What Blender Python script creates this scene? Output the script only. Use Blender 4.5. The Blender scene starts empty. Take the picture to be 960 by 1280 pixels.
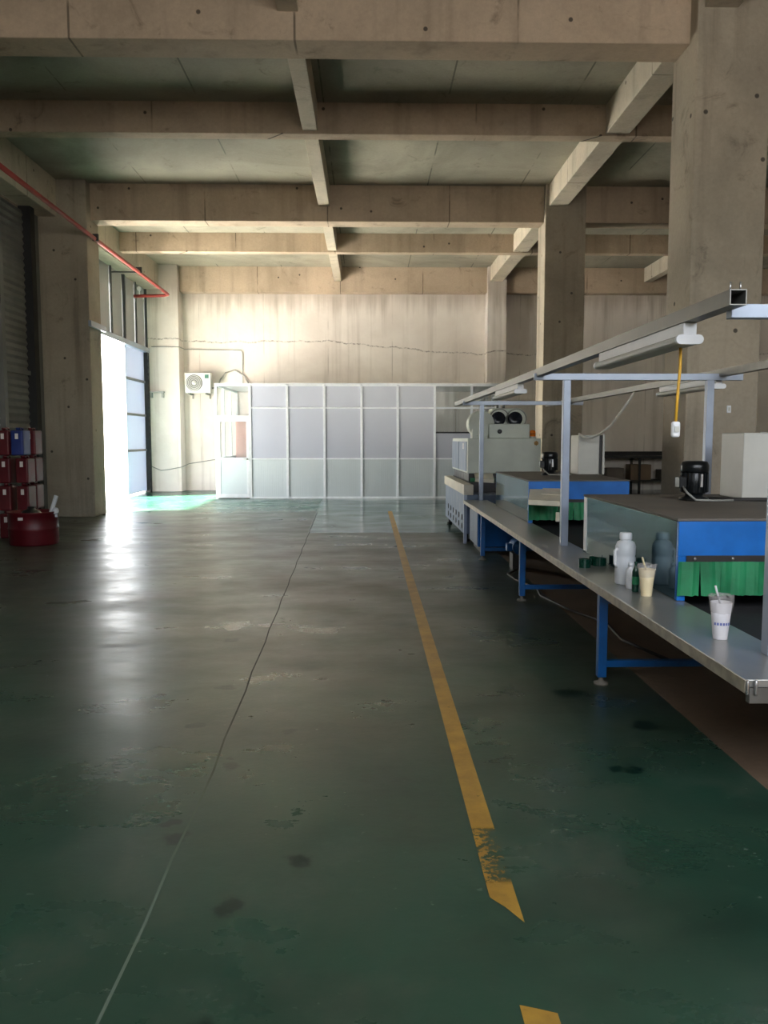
import bpy, bmesh, math, random
from mathutils import Vector
random.seed(7)
S = bpy.context.scene
C = S.collection
R = math.radians

# ------------------------------------------------------------------ camera
F_PX = 1035.0
cam_d = bpy.data.cameras.new('camera')
cam = bpy.data.objects.new('camera', cam_d); C.objects.link(cam)
cam_d.sensor_fit = 'VERTICAL'; cam_d.sensor_height = 36.0
cam_d.lens = F_PX / 1280.0 * 36.0
cam_d.clip_start = 0.05; cam_d.clip_end = 300
cam.location = (0, 0, 1.55)
cam.rotation_euler = (R(90 - 5.08), 0, R(-1.16))
S.camera = cam

# ------------------------------------------------------------------ world, sun, exposure
w = bpy.data.worlds.new('world'); S.world = w; w.use_nodes = True
nt = w.node_tree; nt.nodes.clear()
sky = nt.nodes.new('ShaderNodeTexSky'); sky.sky_type = 'NISHITA'
sky.sun_disc = False; sky.sun_elevation = R(56); sky.sun_rotation = R(-60)
sky.air_density = 1.2; sky.dust_density = 4.0; sky.ozone_density = 1.0
mixs = nt.nodes.new('ShaderNodeMixRGB'); mixs.inputs[0].default_value = 0.55
mixs.inputs[2].default_value = (5.2, 5.0, 4.7, 1)          # thin bright cloud over the blue
bg = nt.nodes.new('ShaderNodeBackground'); bg.inputs['Strength'].default_value = 2.4
wo = nt.nodes.new('ShaderNodeOutputWorld')
nt.links.new(sky.outputs[0], mixs.inputs[1]); nt.links.new(mixs.outputs[0], bg.inputs['Color'])
nt.links.new(bg.outputs[0], wo.inputs['Surface'])

sun_d = bpy.data.lights.new('sun', 'SUN'); sun_d.energy = 100.0; sun_d.angle = R(3.0)
sun_d.color = (1.0, 0.96, 0.90)
sun = bpy.data.objects.new('sun', sun_d); C.objects.link(sun)
sun.rotation_euler = Vector((0.52, 0.20, -0.83)).to_track_quat('-Z', 'Y').to_euler()

def portal(name, loc, rot, sx, sy):
    d = bpy.data.lights.new(name, 'AREA'); d.shape = 'RECTANGLE'; d.size = sx; d.size_y = sy
    d.cycles.is_portal = True
    o = bpy.data.objects.new(name, d); C.objects.link(o); o.location = loc; o.rotation_euler = rot
    return o
portal('daylight_portal_door', (-6.45, 19.7, 2.0), (0, R(-90), 0), 4.0, 4.9)
portal('daylight_portal_rear', (2.0, -2.2, 4.2), (R(90), 0, 0), 9.0, 2.8)

S.view_settings.view_transform = 'Standard'; S.view_settings.look = 'None'
S.view_settings.gamma = 1.0; S.view_settings.use_curve_mapping = False
S.view_settings.exposure = 0.0
S.cycles.max_bounces = 14; S.cycles.diffuse_bounces = 8; S.cycles.glossy_bounces = 4
S.cycles.sample_clamp_indirect = 12.0
S.cycles.use_denoising = True

# ------------------------------------------------------------------ node helpers
def srgb(r, g, b):
    f = lambda c: (c/255/12.92) if c/255 <= .04045 else ((c/255+.055)/1.055)**2.4
    return (f(r), f(g), f(b), 1)

class NT:
    def __init__(s, name):
        s.m = bpy.data.materials.new(name); s.m.use_nodes = True
        s.t = s.m.node_tree; s.t.nodes.clear()
        s.out = s.n('ShaderNodeOutputMaterial')
        s.p = s.n('ShaderNodeBsdfPrincipled')
        s.l(s.p.outputs[0], s.out.inputs[0])
    def n(s, k, **kw):
        q = s.t.nodes.new(k)
        for a, v in kw.items(): setattr(q, a, v)
        return q
    def l(s, a, b): s.t.links.new(a, b)
    def val(s, sock, v):
        if hasattr(v, 'is_output'): s.l(v, sock)
        else: sock.default_value = v
    def math(s, op, a, b=0.0, c=0.0, clamp=False):
        q = s.n('ShaderNodeMath', operation=op); q.use_clamp = clamp
        s.val(q.inputs[0], a); s.val(q.inputs[1], b); s.val(q.inputs[2], c)
        return q.outputs[0]
    def mix(s, f, a, b, blend='MIX'):
        q = s.n('ShaderNodeMixRGB', blend_type=blend)
        s.val(q.inputs[0], f); s.val(q.inputs[1], a); s.val(q.inputs[2], b)
        return q.outputs[0]
    def pos(s): return s.n('ShaderNodeNewGeometry').outputs['Position']
    def obj(s): return s.n('ShaderNodeTexCoord').outputs['Object']
    def mapping(s, v, scale=(1,1,1), loc=(0,0,0), rot=(0,0,0)):
        q = s.n('ShaderNodeMapping'); s.l(v, q.inputs[0])
        q.inputs['Scale'].default_value = scale; q.inputs['Location'].default_value = loc
        q.inputs['Rotation'].default_value = rot
        return q.outputs[0]
    def noise(s, v, scale, detail=4.0, rough=.55, dist=0.0):
        q = s.n('ShaderNodeTexNoise'); s.l(v, q.inputs['Vector'])
        q.inputs['Scale'].default_value = scale; q.inputs['Detail'].default_value = detail
        q.inputs['Roughness'].default_value = rough; q.inputs['Distortion'].default_value = dist
        return q.outputs[0]
    def voro(s, v, scale, feature='F1'):
        q = s.n('ShaderNodeTexVoronoi', feature=feature); s.l(v, q.inputs['Vector'])
        q.inputs['Scale'].default_value = scale
        return q.outputs[0]
    def ramp(s, f, a, b, lo=0.0, hi=1.0, smooth=True):
        q = s.n('ShaderNodeMapRange'); q.interpolation_type = 'SMOOTHSTEP' if smooth else 'LINEAR'
        s.val(q.inputs[0], f); s.val(q.inputs[1], a); s.val(q.inputs[2], b); s.val(q.inputs[3], lo); s.val(q.inputs[4], hi)
        return q.outputs[0]
    def sep(s, v):
        q = s.n('ShaderNodeSeparateXYZ'); s.l(v, q.inputs[0]); return q.outputs
    def bump(s, h, strength=.2, dist=.01):
        q = s.n('ShaderNodeBump'); q.inputs['Strength'].default_value = strength; q.inputs['Distance'].default_value = dist
        s.l(h, q.inputs['Height']); s.l(q.outputs[0], s.p.inputs['Normal'])
    def set(s, color=None, rough=None, metal=None, **kw):
        if color is not None: s.val(s.p.inputs['Base Color'], color)
        if rough is not None: s.val(s.p.inputs['Roughness'], rough)
        if metal is not None: s.val(s.p.inputs['Metallic'], metal)
        for k, v in kw.items(): s.val(s.p.inputs[k], v)
        return s.m

def plain(name, col, rough=.5, metal=0.0, var=.12, scale=6.0, bump=0.0, rv=1.0, **kw):
    q = NT(name); v = q.obj()
    nz = q.noise(v, scale, 5)
    dark = tuple(c*(1-var*1.6) for c in col[:3]) + (1,)
    light = tuple(min(1, c*(1+var)) for c in col[:3]) + (1,)
    q.set(q.mix(q.ramp(nz, .3, .7), dark, light), q.ramp(nz, .2, .8, max(.03, rough-.06*rv), min(1, rough+.08*rv)), metal, **kw)
    if bump: q.bump(q.noise(v, scale*6, 4), bump, .004)
    return q.m

def concrete(name, c1, c2, dark, streak=.5, joint_axis=None, joint=1.8, holes=True, rough=.85):
    q = NT(name); v = q.pos(); x = q.sep(v)
    big = q.noise(v, .45, 6, .62, .6)
    col = q.mix(q.ramp(big, .32, .68), c1, c2)
    st = q.noise(q.mapping(v, (2.6, 2.6, .16)), 1.0, 5, .6)
    col = q.mix(q.math('MULTIPLY', q.ramp(st, .50, .76), streak), col, dark)
    blot = q.noise(v, 1.7, 7, .7, 1.2)
    col = q.mix(q.math('MULTIPLY', q.ramp(blot, .57, .74), .55), col, dark)
    fine = q.noise(v, 22, 5, .7)
    col = q.mix(.28, col, q.mix(fine, (0.25,.25,.25,1), (.95,.95,.95,1)), 'OVERLAY')
    if holes:
        cx = q.n('ShaderNodeCombineXYZ'); q.l(q.math('ADD', x[0], x[1]), cx.inputs[0]); q.l(x[2], cx.inputs[1])
        vo = q.n('ShaderNodeTexVoronoi'); vo.voronoi_dimensions = '2D'; q.l(cx.outputs[0], vo.inputs['Vector']); vo.inputs['Scale'].default_value = 1.0
        col = q.mix(q.ramp(vo.outputs[0], .018, .030, .85, 0), col, (0.02, .017, .014, 1))
    if joint_axis is not None:
        fr = q.math('FRACT', q.math('DIVIDE', q.math('ADD', x[joint_axis], 100.37), joint))
        e = q.math('ABSOLUTE', q.math('SUBTRACT', fr, .5))
        br = q.noise(v, 1.3, 3)
        col = q.mix(q.math('MULTIPLY', q.ramp(e, .0025/joint*3, .0055/joint*3, .75, 0), q.ramp(br, .4, .55)), col, dark)
    q.set(col, rough); q.bump(q.math('ADD', fine, q.math('MULTIPLY', blot, .8)), .25, .012)
    return q.m

M = {}
M['beam'] = concrete('beam_concrete', srgb(156,140,121), srgb(182,164,143), srgb(74,64,53), .32, 0, 2.4)
M['column'] = concrete('column_concrete', srgb(136,128,114), srgb(162,152,135), srgb(66,60,52), .60, None)
M['girder'] = concrete('girder_concrete', srgb(166,158,142), srgb(190,180,161), srgb(82,76,66), .3, 1, 2.2)
M['slab'] = concrete('slab_concrete', srgb(128,125,112), srgb(160,155,139), srgb(72,72,64), .12, 0, 1.83, False)

# back wall: white lime wash, drips under the beam, a ragged pour seam
q = NT('whitewashed_wall'); v = q.pos(); x = q.sep(v)
big = q.noise(v, .5, 6, .6, .5)
col = q.mix(q.ramp(big, .3, .7), srgb(222,214,206), srgb(242,237,230))
st = q.noise(q.mapping(v, (3.2, 1, .12)), 1.0, 6, .65)
col = q.mix(q.math('MULTIPLY', q.ramp(st, .50, .72), .35), col, srgb(150,138,122))
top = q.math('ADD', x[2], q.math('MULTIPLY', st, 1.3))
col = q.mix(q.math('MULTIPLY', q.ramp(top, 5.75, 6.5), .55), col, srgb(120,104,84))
zc = q.math('ADD', q.ramp(x[0], -1.5, 3.2, 4.40, 4.06), q.math('MULTIPLY', q.math('SUBTRACT', q.noise(q.mapping(v, (1,1,.0)), 1.1, 6, .7), .5), .32))
dz = q.math('ABSOLUTE', q.math('SUBTRACT', x[2], zc))
seam = q.math('MULTIPLY', q.ramp(dz, .004, .028, .75, 0), q.ramp(q.noise(v, 11, 6, .85), .40, .60))
col = q.mix(seam, col, srgb(74,62,50))
fr = q.math('ABSOLUTE', q.math('SUBTRACT', q.math('FRACT', q.math('DIVIDE', q.math('ADD', x[0], 100.9), 1.9)), .5))
col = q.mix(q.math('MULTIPLY', q.ramp(fr, .003, .012, .35, 0), q.ramp(q.noise(v, 1.0, 3), .42, .6)), col, srgb(120,108,94))
q.set(col, .8); q.bump(q.math('ADD', q.noise(v, 9, 6, .7), q.math('MULTIPLY', seam, -2)), .3, .02)
M['wall_back'] = q.m

M['wall_side'] = concrete('side_wall_concrete', srgb(150,138,120), srgb(170,160,142), srgb(84,76,62), .5, None)

# floor: worn green epoxy with dust, scuffs, oil spots
def floor_mat():
    q = NT('green_epoxy_floor'); v = q.pos(); x = q.sep(v)
    big = q.noise(v, .5, 5, .55)
    col = q.mix(q.ramp(big, .22, .78, smooth=False), srgb(13,54,41), srgb(29,86,68))
    # dust: everywhere but on the newer coat right of the joint, thinner near the room and near the camera
    jx = q.math('ADD', x[0], q.math('MULTIPLY', x[1], .0238))                 # joint line
    clean = q.math('MULTIPLY', q.ramp(q.math('ADD', x[1], q.math('MULTIPLY', q.noise(v, 3.0, 4), .25)), 13.66, 13.76), q.ramp(jx, -.68, -.62))
    far = q.ramp(q.math('ADD', x[1], q.math('MULTIPLY', q.noise(v, 1.2, 5), 3.0)), 17.6, 20.2, 1.0, .18)
    near = q.ramp(x[1], 1.2, 8.5, .42, 1.0)
    zone = q.math('MULTIPLY', q.math('MULTIPLY', far, near), q.math('SUBTRACT', 1.0, q.math('MULTIPLY', clean, .72)))
    dn = q.noise(q.mapping(v, (1, .6, 1)), .75, 9, .66)
    dust = q.math('MULTIPLY', q.ramp(dn, .22, .72, smooth=False), zone)
    col = q.mix(q.math('MULTIPLY', dust, 1.0, clamp=True), col, srgb(84,78,67))
    gz = q.noise(q.mapping(v, (1, .8, 1), (11, 3, 0)), 1.5, 8, .7)
    col = q.mix(q.math('MULTIPLY', q.ramp(gz, .50, .80, smooth=False), .45), col, srgb(96,99,88))
    dk = q.noise(q.mapping(v, (.8, 1.3, 1), (3, 7, 0)), .7, 8, .64)
    dkm = q.ramp(dk, .50, .78, smooth=False)
    col = q.mix(q.math('MULTIPLY', dkm, .75), col, srgb(20,34,29))
    fl = q.noise(q.mapping(v, (17, 24, 1)), 1.0, 3, .6)
    fm = q.math('MULTIPLY', q.math('MULTIPLY', q.ramp(fl, .68, .73), q.ramp(q.noise(v, 1.1, 4), .42, .60)), q.ramp(x[1], 5.0, 9.0, 1.0, .15))
    col = q.mix(q.math('MULTIPLY', fm, .38), col, srgb(150,166,152))
    # oil and water spots
    nv = q.n('ShaderNodeTexNoise'); q.l(v, nv.inputs['Vector']); nv.inputs['Scale'].default_value = 11; nv.inputs['Detail'].default_value = 4
    sc = q.n('ShaderNodeVectorMath', operation='SCALE'); q.l(nv.outputs[1], sc.inputs[0]); sc.inputs['Scale'].default_value = .14
    wv = q.n('ShaderNodeVectorMath', operation='ADD'); q.l(v, wv.inputs[0]); q.l(sc.outputs[0], wv.inputs[1])
    spots = [(-.65,3.83,.05),(-.68,3.93,.03),(-.76,3.12,.055),(-.79,3.24,.035),(-.46,2.62,.055),(-.93,4.39,.055),(-.26,2.93,.045),(-.88,5.08,.06),(-.42,4.30,.045),
             (1.23,4.91,.10),(1.16,3.76,.045),(1.25,3.75,.045),(1.50,4.33,.09),(-.45,2.05,.05),(-1.05,6.3,.07)]
    acc = None
    for sx, sy, sr in spots:
        d = q.n('ShaderNodeVectorMath', operation='DISTANCE'); q.l(wv.outputs[0], d.inputs[0]); d.inputs[1].default_value = (sx+.07, sy+.07, .07)
        e = q.ramp(d.outputs['Value'], sr*.6, sr*1.25, 1, 0)
        acc = e if acc is None else q.math('MAXIMUM', acc, e)
    col = q.mix(q.math('MULTIPLY', acc, .85), col, srgb(8,34,28))
    rn = q.noise(q.mapping(v, (.9, 1.4, 1), (5, 1, 0)), 1.1, 7, .62)
    ro = q.math('ADD', q.math('MULTIPLY', dust, .16), q.ramp(rn, .30, .72, .15, .38, smooth=False))
    ro = q.math('SUBTRACT', ro, q.math('MULTIPLY', clean, .10))
    q.set(col, q.math('MAXIMUM', ro, .08))
    q.bump(q.math('ADD', q.noise(v, 3.0, 5, .65), q.math('MULTIPLY', q.noise(v, 24, 4, .65), .22)), .14, .012)
    return q.m
M['floor'] = floor_mat()
M['floor_bare'] = concrete('bare_floor_concrete', srgb(104,86,68), srgb(126,106,84), srgb(60,52,44), 0, None, holes=False, rough=.7)
q = NT('floor_joint_filler'); v = q.pos(); x = q.sep(v)
q.set(q.mix(q.ramp(q.math('ADD', x[1], q.math('MULTIPLY', q.noise(v, 3, 4), 2)), 3.6, 6.0), srgb(96,112,98), srgb(18,22,20)), .7); M['joint'] = q.m
q = NT('yellow_line_paint'); v = q.pos(); x = q.sep(v)
nz = q.noise(v, 5, 6, .7); gr = q.noise(v, 40, 5, .8)
col = q.mix(q.ramp(nz, .3, .72), srgb(180,142,60), srgb(148,114,52))
col = q.mix(q.ramp(gr, .62, .72, 0, .5), col, srgb(92,84,50))
worn = q.math('MULTIPLY', q.ramp(x[1], 2.74, 2.80), q.ramp(x[1], 3.14, 3.19, 1, 0))
keep = q.math('ADD', q.ramp(q.math('ADD', gr, q.math('MULTIPLY', q.ramp(x[0], .42, .51), -.12)), .46, .50), 0)
alpha = q.math('SUBTRACT', 1.0, q.math('MULTIPLY', worn, q.math('SUBTRACT', 1.0, keep)))
chips = q.ramp(q.noise(v, 14, 6, .75), .665, .69, 1, .1)
q.set(col, .42, Alpha=q.math('MULTIPLY', alpha, chips)); M['yellow'] = q.m

M['blue'] = plain('blue_enamel', srgb(0,104,190), .35, 0, .08)
M['blue_dark'] = plain('blue_frame_paint', srgb(0,88,156), .42, 0, .12)
M['galv'] = plain('galvanised_steel', srgb(116,115,110), .42, .5, .10, 9)
M['ledge'] = plain('worn_steel_ledge', srgb(158,158,154), .30, .55, .07, 3, .0, rv=.4)
M['edge'] = plain('ledge_edging', srgb(160,152,134), .5, .2, .2, 14)
M['white_steel'] = plain('white_painted_steel', srgb(150,160,176), .38, .2, .05)
M['belt'] = plain('black_mesh_belt', srgb(38,38,40), .75, 0, .2, 40, .3)
M['tunnel_top'] = plain('dusty_grey_top', srgb(104,98,90), .7, 0, .14, 3)
q = NT('tinted_steel_side'); v = q.obj()
nz = q.noise(v, 2.2, 5)
q.set(q.mix(q.ramp(nz, .3, .7), srgb(48,86,100), srgb(70,112,122)), q.ramp(nz, .3, .8, .05, .11), .75)
q.p.inputs['IOR'].default_value = 1.7; M['tunnel_side'] = q.m
M['curtain'] = plain('green_curtain', srgb(28,124,78), .5, 0, .18, 8)
M['dark_rail'] = plain('dark_rail', srgb(52,50,50), .5, .4, .1)
M['screw'] = plain('bright_screw', srgb(190,190,190), .3, .9, .05)
M['motor'] = plain('black_motor_paint', srgb(20,24,26), .32, .1, .15)
M['cable_grey'] = plain('grey_cable', srgb(150,150,144), .5)
M['cable_dark'] = plain('dark_cable', srgb(38,36,34), .6)
M['cable_white'] = plain('white_hose', srgb(206,206,198), .5)
M['cabinet'] = plain('light_grey_cabinet', srgb(196,196,188), .45, 0, .05, 3)
M['machine'] = plain('cream_machine_paint', srgb(186,192,180), .42, 0, .06, 3)
M['machine_door'] = plain('blue_grey_door', srgb(98,112,130), .4, .2, .08, 3)
M['beige'] = plain('beige_rail_paint', srgb(190,184,166), .55, 0, .08)
M['black'] = plain('black_plastic', srgb(16,16,18), .45, 0, .1)
M['dark_glass'] = plain('dark_fan_disc', srgb(22,28,40), .25, .1, .2)
M['board'] = plain('cream_board', srgb(206,200,180), .6, 0, .07, 8)
M['plastic_white'] = plain('white_plastic', srgb(226,228,230), .4, 0, .03)
M['milky'] = plain('milky_plastic', srgb(214,218,222), .35, 0, .04)
M['yellow_cord'] = plain('yellow_cord', srgb(222,170,50), .5)
M['red_plastic'] = plain('dark_red_plastic', srgb(88,14,24), .42, 0, .14, 4)
M['blue_plastic'] = plain('blue_plastic', srgb(30,50,116), .45, 0, .1, 4)
M['label'] = plain('paper_label', srgb(222,214,208), .7, 0, .05)
M['red_pipe'] = plain('red_pipe_paint', srgb(160,62,56), .5, 0, .18, 3)
M['shutter'] = plain('grey_shutter', srgb(196,198,192), .5, .15, .1, 2)
M['clad'] = plain('grey_cladding', srgb(112,112,108), .6, .1, .14, 1.5)
M['corrug'] = plain('pale_corrugated_sheet', srgb(168,172,172), .55, .2, .1, 1.5)
M['door_leaf'] = plain('pale_blue_door_sheet', srgb(188,196,206), .5, .1, .07, 1.5)
M['mullion'] = plain('grey_mullion_paint', srgb(74,76,76), .6, .2, .1)
M['dark_steel'] = plain('dark_steel_post', srgb(44,44,44), .6, .2, .1)
M['alu'] = plain('white_aluminium', srgb(214,218,222), .35, .25, .05)
M['panel'] = plain('pale_lilac_panel', srgb(164,168,181), .22, 0, .01, 1.2, rv=0)
M['panel_low'] = plain('pale_ribbed_panel', srgb(180,189,193), .20, 0, .01, 1.2, rv=0)
M['pink'] = plain('pink_laminate', srgb(206,150,138), .5, 0, .06)
M['ac'] = plain('ac_casing', srgb(226,226,220), .5, 0, .04)
M['ac_fan'] = plain('ac_fan_grille', srgb(128,128,126), .5, 0, .08)
M['badge'] = plain('green_badge', srgb(52,104,88), .5)
M['cream_drink'] = plain('cream_cup', srgb(228,212,172), .4, 0, .06)
M['white_drink'] = plain('white_cup', srgb(230,228,232), .4, 0, .03)
M['print_blue'] = plain('blue_print', srgb(120,132,196), .5)
M['dark_green'] = plain('dark_green_strip', srgb(12,58,44), .25, 0, .2)
M['amber'] = plain('amber_lens', srgb(230,120,30), .2, 0, .15, 6)
M['amber_dark'] = plain('dark_amber_lens', srgb(90,34,16), .25)
M['sticker'] = plain('ochre_sticker', srgb(150,112,52), .6, 0, .3, 60)
M['yard'] = concrete('yard_concrete', srgb(222,217,206), srgb(236,232,222), srgb(190,186,176), 0, None, holes=False)
M['foot'] = plain('rubber_foot', srgb(120,116,108), .7)

def glass(name, col, rough=.02, tr=.85):
    q = NT(name)
    q.set(col, rough); q.p.inputs['Transmission Weight'].default_value = 0
    tb = q.n('ShaderNodeBsdfTransparent'); tb.inputs[0].default_value = (1,1,1,1)
    ms = q.n('ShaderNodeMixShader'); ms.inputs[0].default_value = tr
    q.l(q.p.outputs[0], ms.inputs[1]); q.l(tb.outputs[0], ms.inputs[2]); q.l(ms.outputs[0], q.out.inputs[0])
    return q.m
M['glass'] = glass('clear_glass', srgb(190,205,205), .03, .86)
M['bag'] = glass('thin_plastic_bag', srgb(206,202,200), .15, .74)

def translucent(name, col, tr):
    q = NT(name); q.set(col, .5)
    tb = q.n('ShaderNodeBsdfTranslucent'); tb.inputs[0].default_value = col
    ms = q.n('ShaderNodeMixShader'); ms.inputs[0].default_value = tr
    q.l(q.p.outputs[0], ms.inputs[1]); q.l(tb.outputs[0], ms.inputs[2]); q.l(ms.outputs[0], q.out.inputs[0])
    return q.m
M['door_leaf'] = translucent('pale_translucent_door_sheet', srgb(200,208,222), .13)
M['corrug'] = translucent('pale_translucent_corrugated_sheet', srgb(160,162,158), .004)

# ------------------------------------------------------------------ mesh helpers
class MB:
    def __init__(s): s.v = []; s.f = []; s.smooth = []
    def add(s, vs, fs, smooth=False):
        b = len(s.v); s.v += [tuple(p) for p in vs]
        for f in fs: s.f.append([b+i for i in f]); s.smooth.append(smooth)
        return s
    def box(s, x0, x1, y0, y1, z0, z1):
        return s.add([(x0,y0,z0),(x1,y0,z0),(x1,y1,z0),(x0,y1,z0),(x0,y0,z1),(x1,y0,z1),(x1,y1,z1),(x0,y1,z1)],
                     [(3,2,1,0),(4,5,6,7),(0,1,5,4),(1,2,6,5),(2,3,7,6),(3,0,4,7)])
    def cbox(s, c, sx, sy, sz):
        x, y, z = c; return s.box(x-sx/2, x+sx/2, y-sy/2, y+sy/2, z-sz/2, z+sz/2)
    def lathe(s, c, prof, n=20, axis='z', smooth=True, caps=True):
        vs = []; fs = []
        for r, h in prof:
            for k in range(n):
                a = 2*math.pi*k/n; u, t = r*math.cos(a), r*math.sin(a)
                p = (u, t, h) if axis == 'z' else ((h, u, t) if axis == 'x' else (t, h, u))
                vs.append((c[0]+p[0], c[1]+p[1], c[2]+p[2]))
        m = len(prof)
        for i in range(m-1):
            for k in range(n):
                k2 = (k+1) % n
                fs.append((i*n+k, i*n+k2, (i+1)*n+k2, (i+1)*n+k))
        s.add(vs, fs, smooth)
        b = len(s.v)-len(vs)
        if caps:
            s.f.append([b+k for k in range(n)][::-1]); s.smooth.append(False)
            s.f.append([b+(m-1)*n+k for k in range(n)]); s.smooth.append(False)
        return s
    def tube(s, pts, r, n=8, closed=False):
        pts = [Vector(p) for p in pts]; vs = []; fs = []
        up = Vector((0, 0, 1))
        m = len(pts); prev = None
        for i, p in enumerate(pts):
            if closed: t = (pts[(i+1) % m]-pts[i-1]).normalized()
            else: t = (pts[min(i+1, m-1)]-pts[max(i-1, 0)]).normalized()
            a = t.cross(up if prev is None else prev)
            if prev is None:
                if a.length < 1e-3: a = t.cross(Vector((1, 0, 0)))
                a.normalize(); b = t.cross(a).normalized()
            else:
                a = (prev2 - t*prev2.dot(t)).normalized(); b = t.cross(a).normalized()
            prev = b; prev2 = a
            for k in range(n):
                an = 2*math.pi*k/n
                vs.append(p + a*(r*math.cos(an)) + b*(r*math.sin(an)))
        rng = m if closed else m-1
        for i in range(rng):
            j = (i+1) % m
            for k in range(n):
                k2 = (k+1) % n
                fs.append((i*n+k, i*n+k2, j*n+k2, j*n+k))
        base = len(s.v)
        s.add(vs, fs, True)
        if not closed:
            s.f.append([base+k for k in range(n)][::-1]); s.smooth.append(False)
            s.f.append([base+(m-1)*n+k for k in range(n)]); s.smooth.append(False)
        return s
    def ribbon(s, pts, up, th):
        """a strip standing along pts, extruded by vector up, th thick"""
        pts = [Vector(p) for p in pts]; up = Vector(up); m = len(pts); vs = []
        for i, p in enumerate(pts):
            t = (pts[min(i+1, m-1)]-pts[max(i-1, 0)]).normalized(); nn = t.cross(up).normalized()*th/2
            vs += [p-nn, p+nn, p+nn+up, p-nn+up]
        fs = []
        for i in range(m-1):
            for k in range(4):
                k2 = (k+1) % 4; fs.append((i*4+k, (i+1)*4+k, (i+1)*4+k2, i*4+k2))
        fs.append((0,1,2,3)); fs.append((m*4-1, m*4-2, m*4-3, m*4-4))
        return s.add(vs, fs)
    def build(s, name, mat, parent=None, base=None, bevel=0.0, seg=2):
        off = Vector((0, 0, 0))
        if parent is not None:
            p = parent
            while p is not None: off += p.location; p = p.parent
        elif base is not None: off = Vector(base)
        me = bpy.data.meshes.new(name)
        me.from_pydata([(a-off.x, b-off.y, c-off.z) for a, b, c in s.v], [], s.f)
        for pl, sm in zip(me.polygons, s.smooth): pl.use_smooth = sm
        bm = bmesh.new(); bm.from_mesh(me); bmesh.ops.recalc_face_normals(bm, faces=bm.faces); bm.to_mesh(me); bm.free()
        me.materials.append(M[mat] if isinstance(mat, str) else mat)
        o = bpy.data.objects.new(name, me); C.objects.link(o)
        if parent is not None: o.parent = parent
        elif base is not None: o.location = base
        if bevel:
            b = o.modifiers.new('bevel', 'BEVEL'); b.width = bevel; b.segments = seg; b.limit_method = 'ANGLE'; b.angle_limit = R(40)
        return o

def tag(o, label=None, cat=None, group=None, kind=None):
    if label: o['label'] = label
    if cat: o['category'] = cat
    if group: o['group'] = group
    if kind: o['kind'] = kind
    return o
def thing(name, loc, label, cat, group=None):
    o = bpy.data.objects.new(name, None); C.objects.link(o); o.location = loc; o.empty_display_size = .1
    return tag(o, label, cat, group)
def struct(name, mb, mat, label, parent=None, bevel=0.0):
    o = mb.build(name, mat, parent, bevel=bevel)
    if parent is None: tag(o, label, None, None, 'structure')
    return o
def copy_tree(o, loc, label=None):
    c = o.copy(); C.objects.link(c); c.location = loc
    if label: c['label'] = label
    for ch in o.children:
        d = ch.copy(); C.objects.link(d); d.parent = c
        for g in ch.children:
            e = g.copy(); C.objects.link(e); e.parent = d
    return c

# ================================================================== STRUCTURE
XL, XR, YB, YF, ZS = -6.4, 14.0, 24.9, -2.2, 6.5
fl = struct('floor', MB().box(XL-.1, 1.77, YF, YB+.1, -.2, 0).box(1.77, XR+.1, 13.5, YB+.1, -.2, 0), 'floor', 'worn green epoxy factory floor')
struct('floor_bare', MB().box(1.77, XR+.1, YF, 13.5, -.2, 0), 'floor_bare', 'bare brown concrete floor under the conveyor line')
# joint and yellow line
pts = []
for i in range(41):
    y = .9 + i*(17.3-.9)/40
    pts.append((-.72 - .33*max(0, (y-3.5)/13.9) + .006*math.sin(i*2.1), y, 0))
jb = MB()
for i in range(40):
    a, b = pts[i], pts[i+1]
    jb.add([(a[0]-.005,a[1],.0012),(a[0]+.005,a[1],.0012),(b[0]+.005,b[1],.0012),(b[0]-.005,b[1],.0012)], [(0,1,2,3)])
jb.build('floor_joint', 'joint', fl)
yl = MB()
yl.add([(.437,17.6,.002),(.528,17.6,.002),(.503,2.52,.002),(.455,2.61,.002),(.412,2.67,.002)], [(0,1,2,3,4)])
yl.build('yellow_line', 'yellow', fl)
MB().add([(.415,2.135,.002),(.46,2.12,.002),(.512,2.10,.002),(.512,.6,.002),(.415,.6,.002)], [(0,1,2,3,4)]).build('yellow_line', 'yellow', fl)

struct('ceiling', MB().box(XL-.2, XR+.2, YF-.2, YB+.2, ZS, ZS+.25), 'slab', 'grey green concrete slab ceiling')
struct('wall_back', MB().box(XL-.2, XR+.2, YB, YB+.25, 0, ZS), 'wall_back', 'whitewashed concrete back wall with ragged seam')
struct('wall_right', MB().box(XR, XR+.2, YF, YB, 0, ZS), 'wall_side', 'bare concrete right wall')
rw = MB().box(XL, XR, YF-.2, YF, 0, 2.8).box(XL, XR, YF-.2, YF, 5.6, ZS).box(XL, -2.5, YF-.2, YF, 2.8, 5.6).box(6.5, XR, YF-.2, YF, 2.8, 5.6)
for px in (-.4, 2.0, 4.2): rw.box(px, px+.25, YF-.2, YF, 2.8, 5.6)
struct('wall_rear', rw, 'wall_side', 'rear wall with wide window openings')

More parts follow.
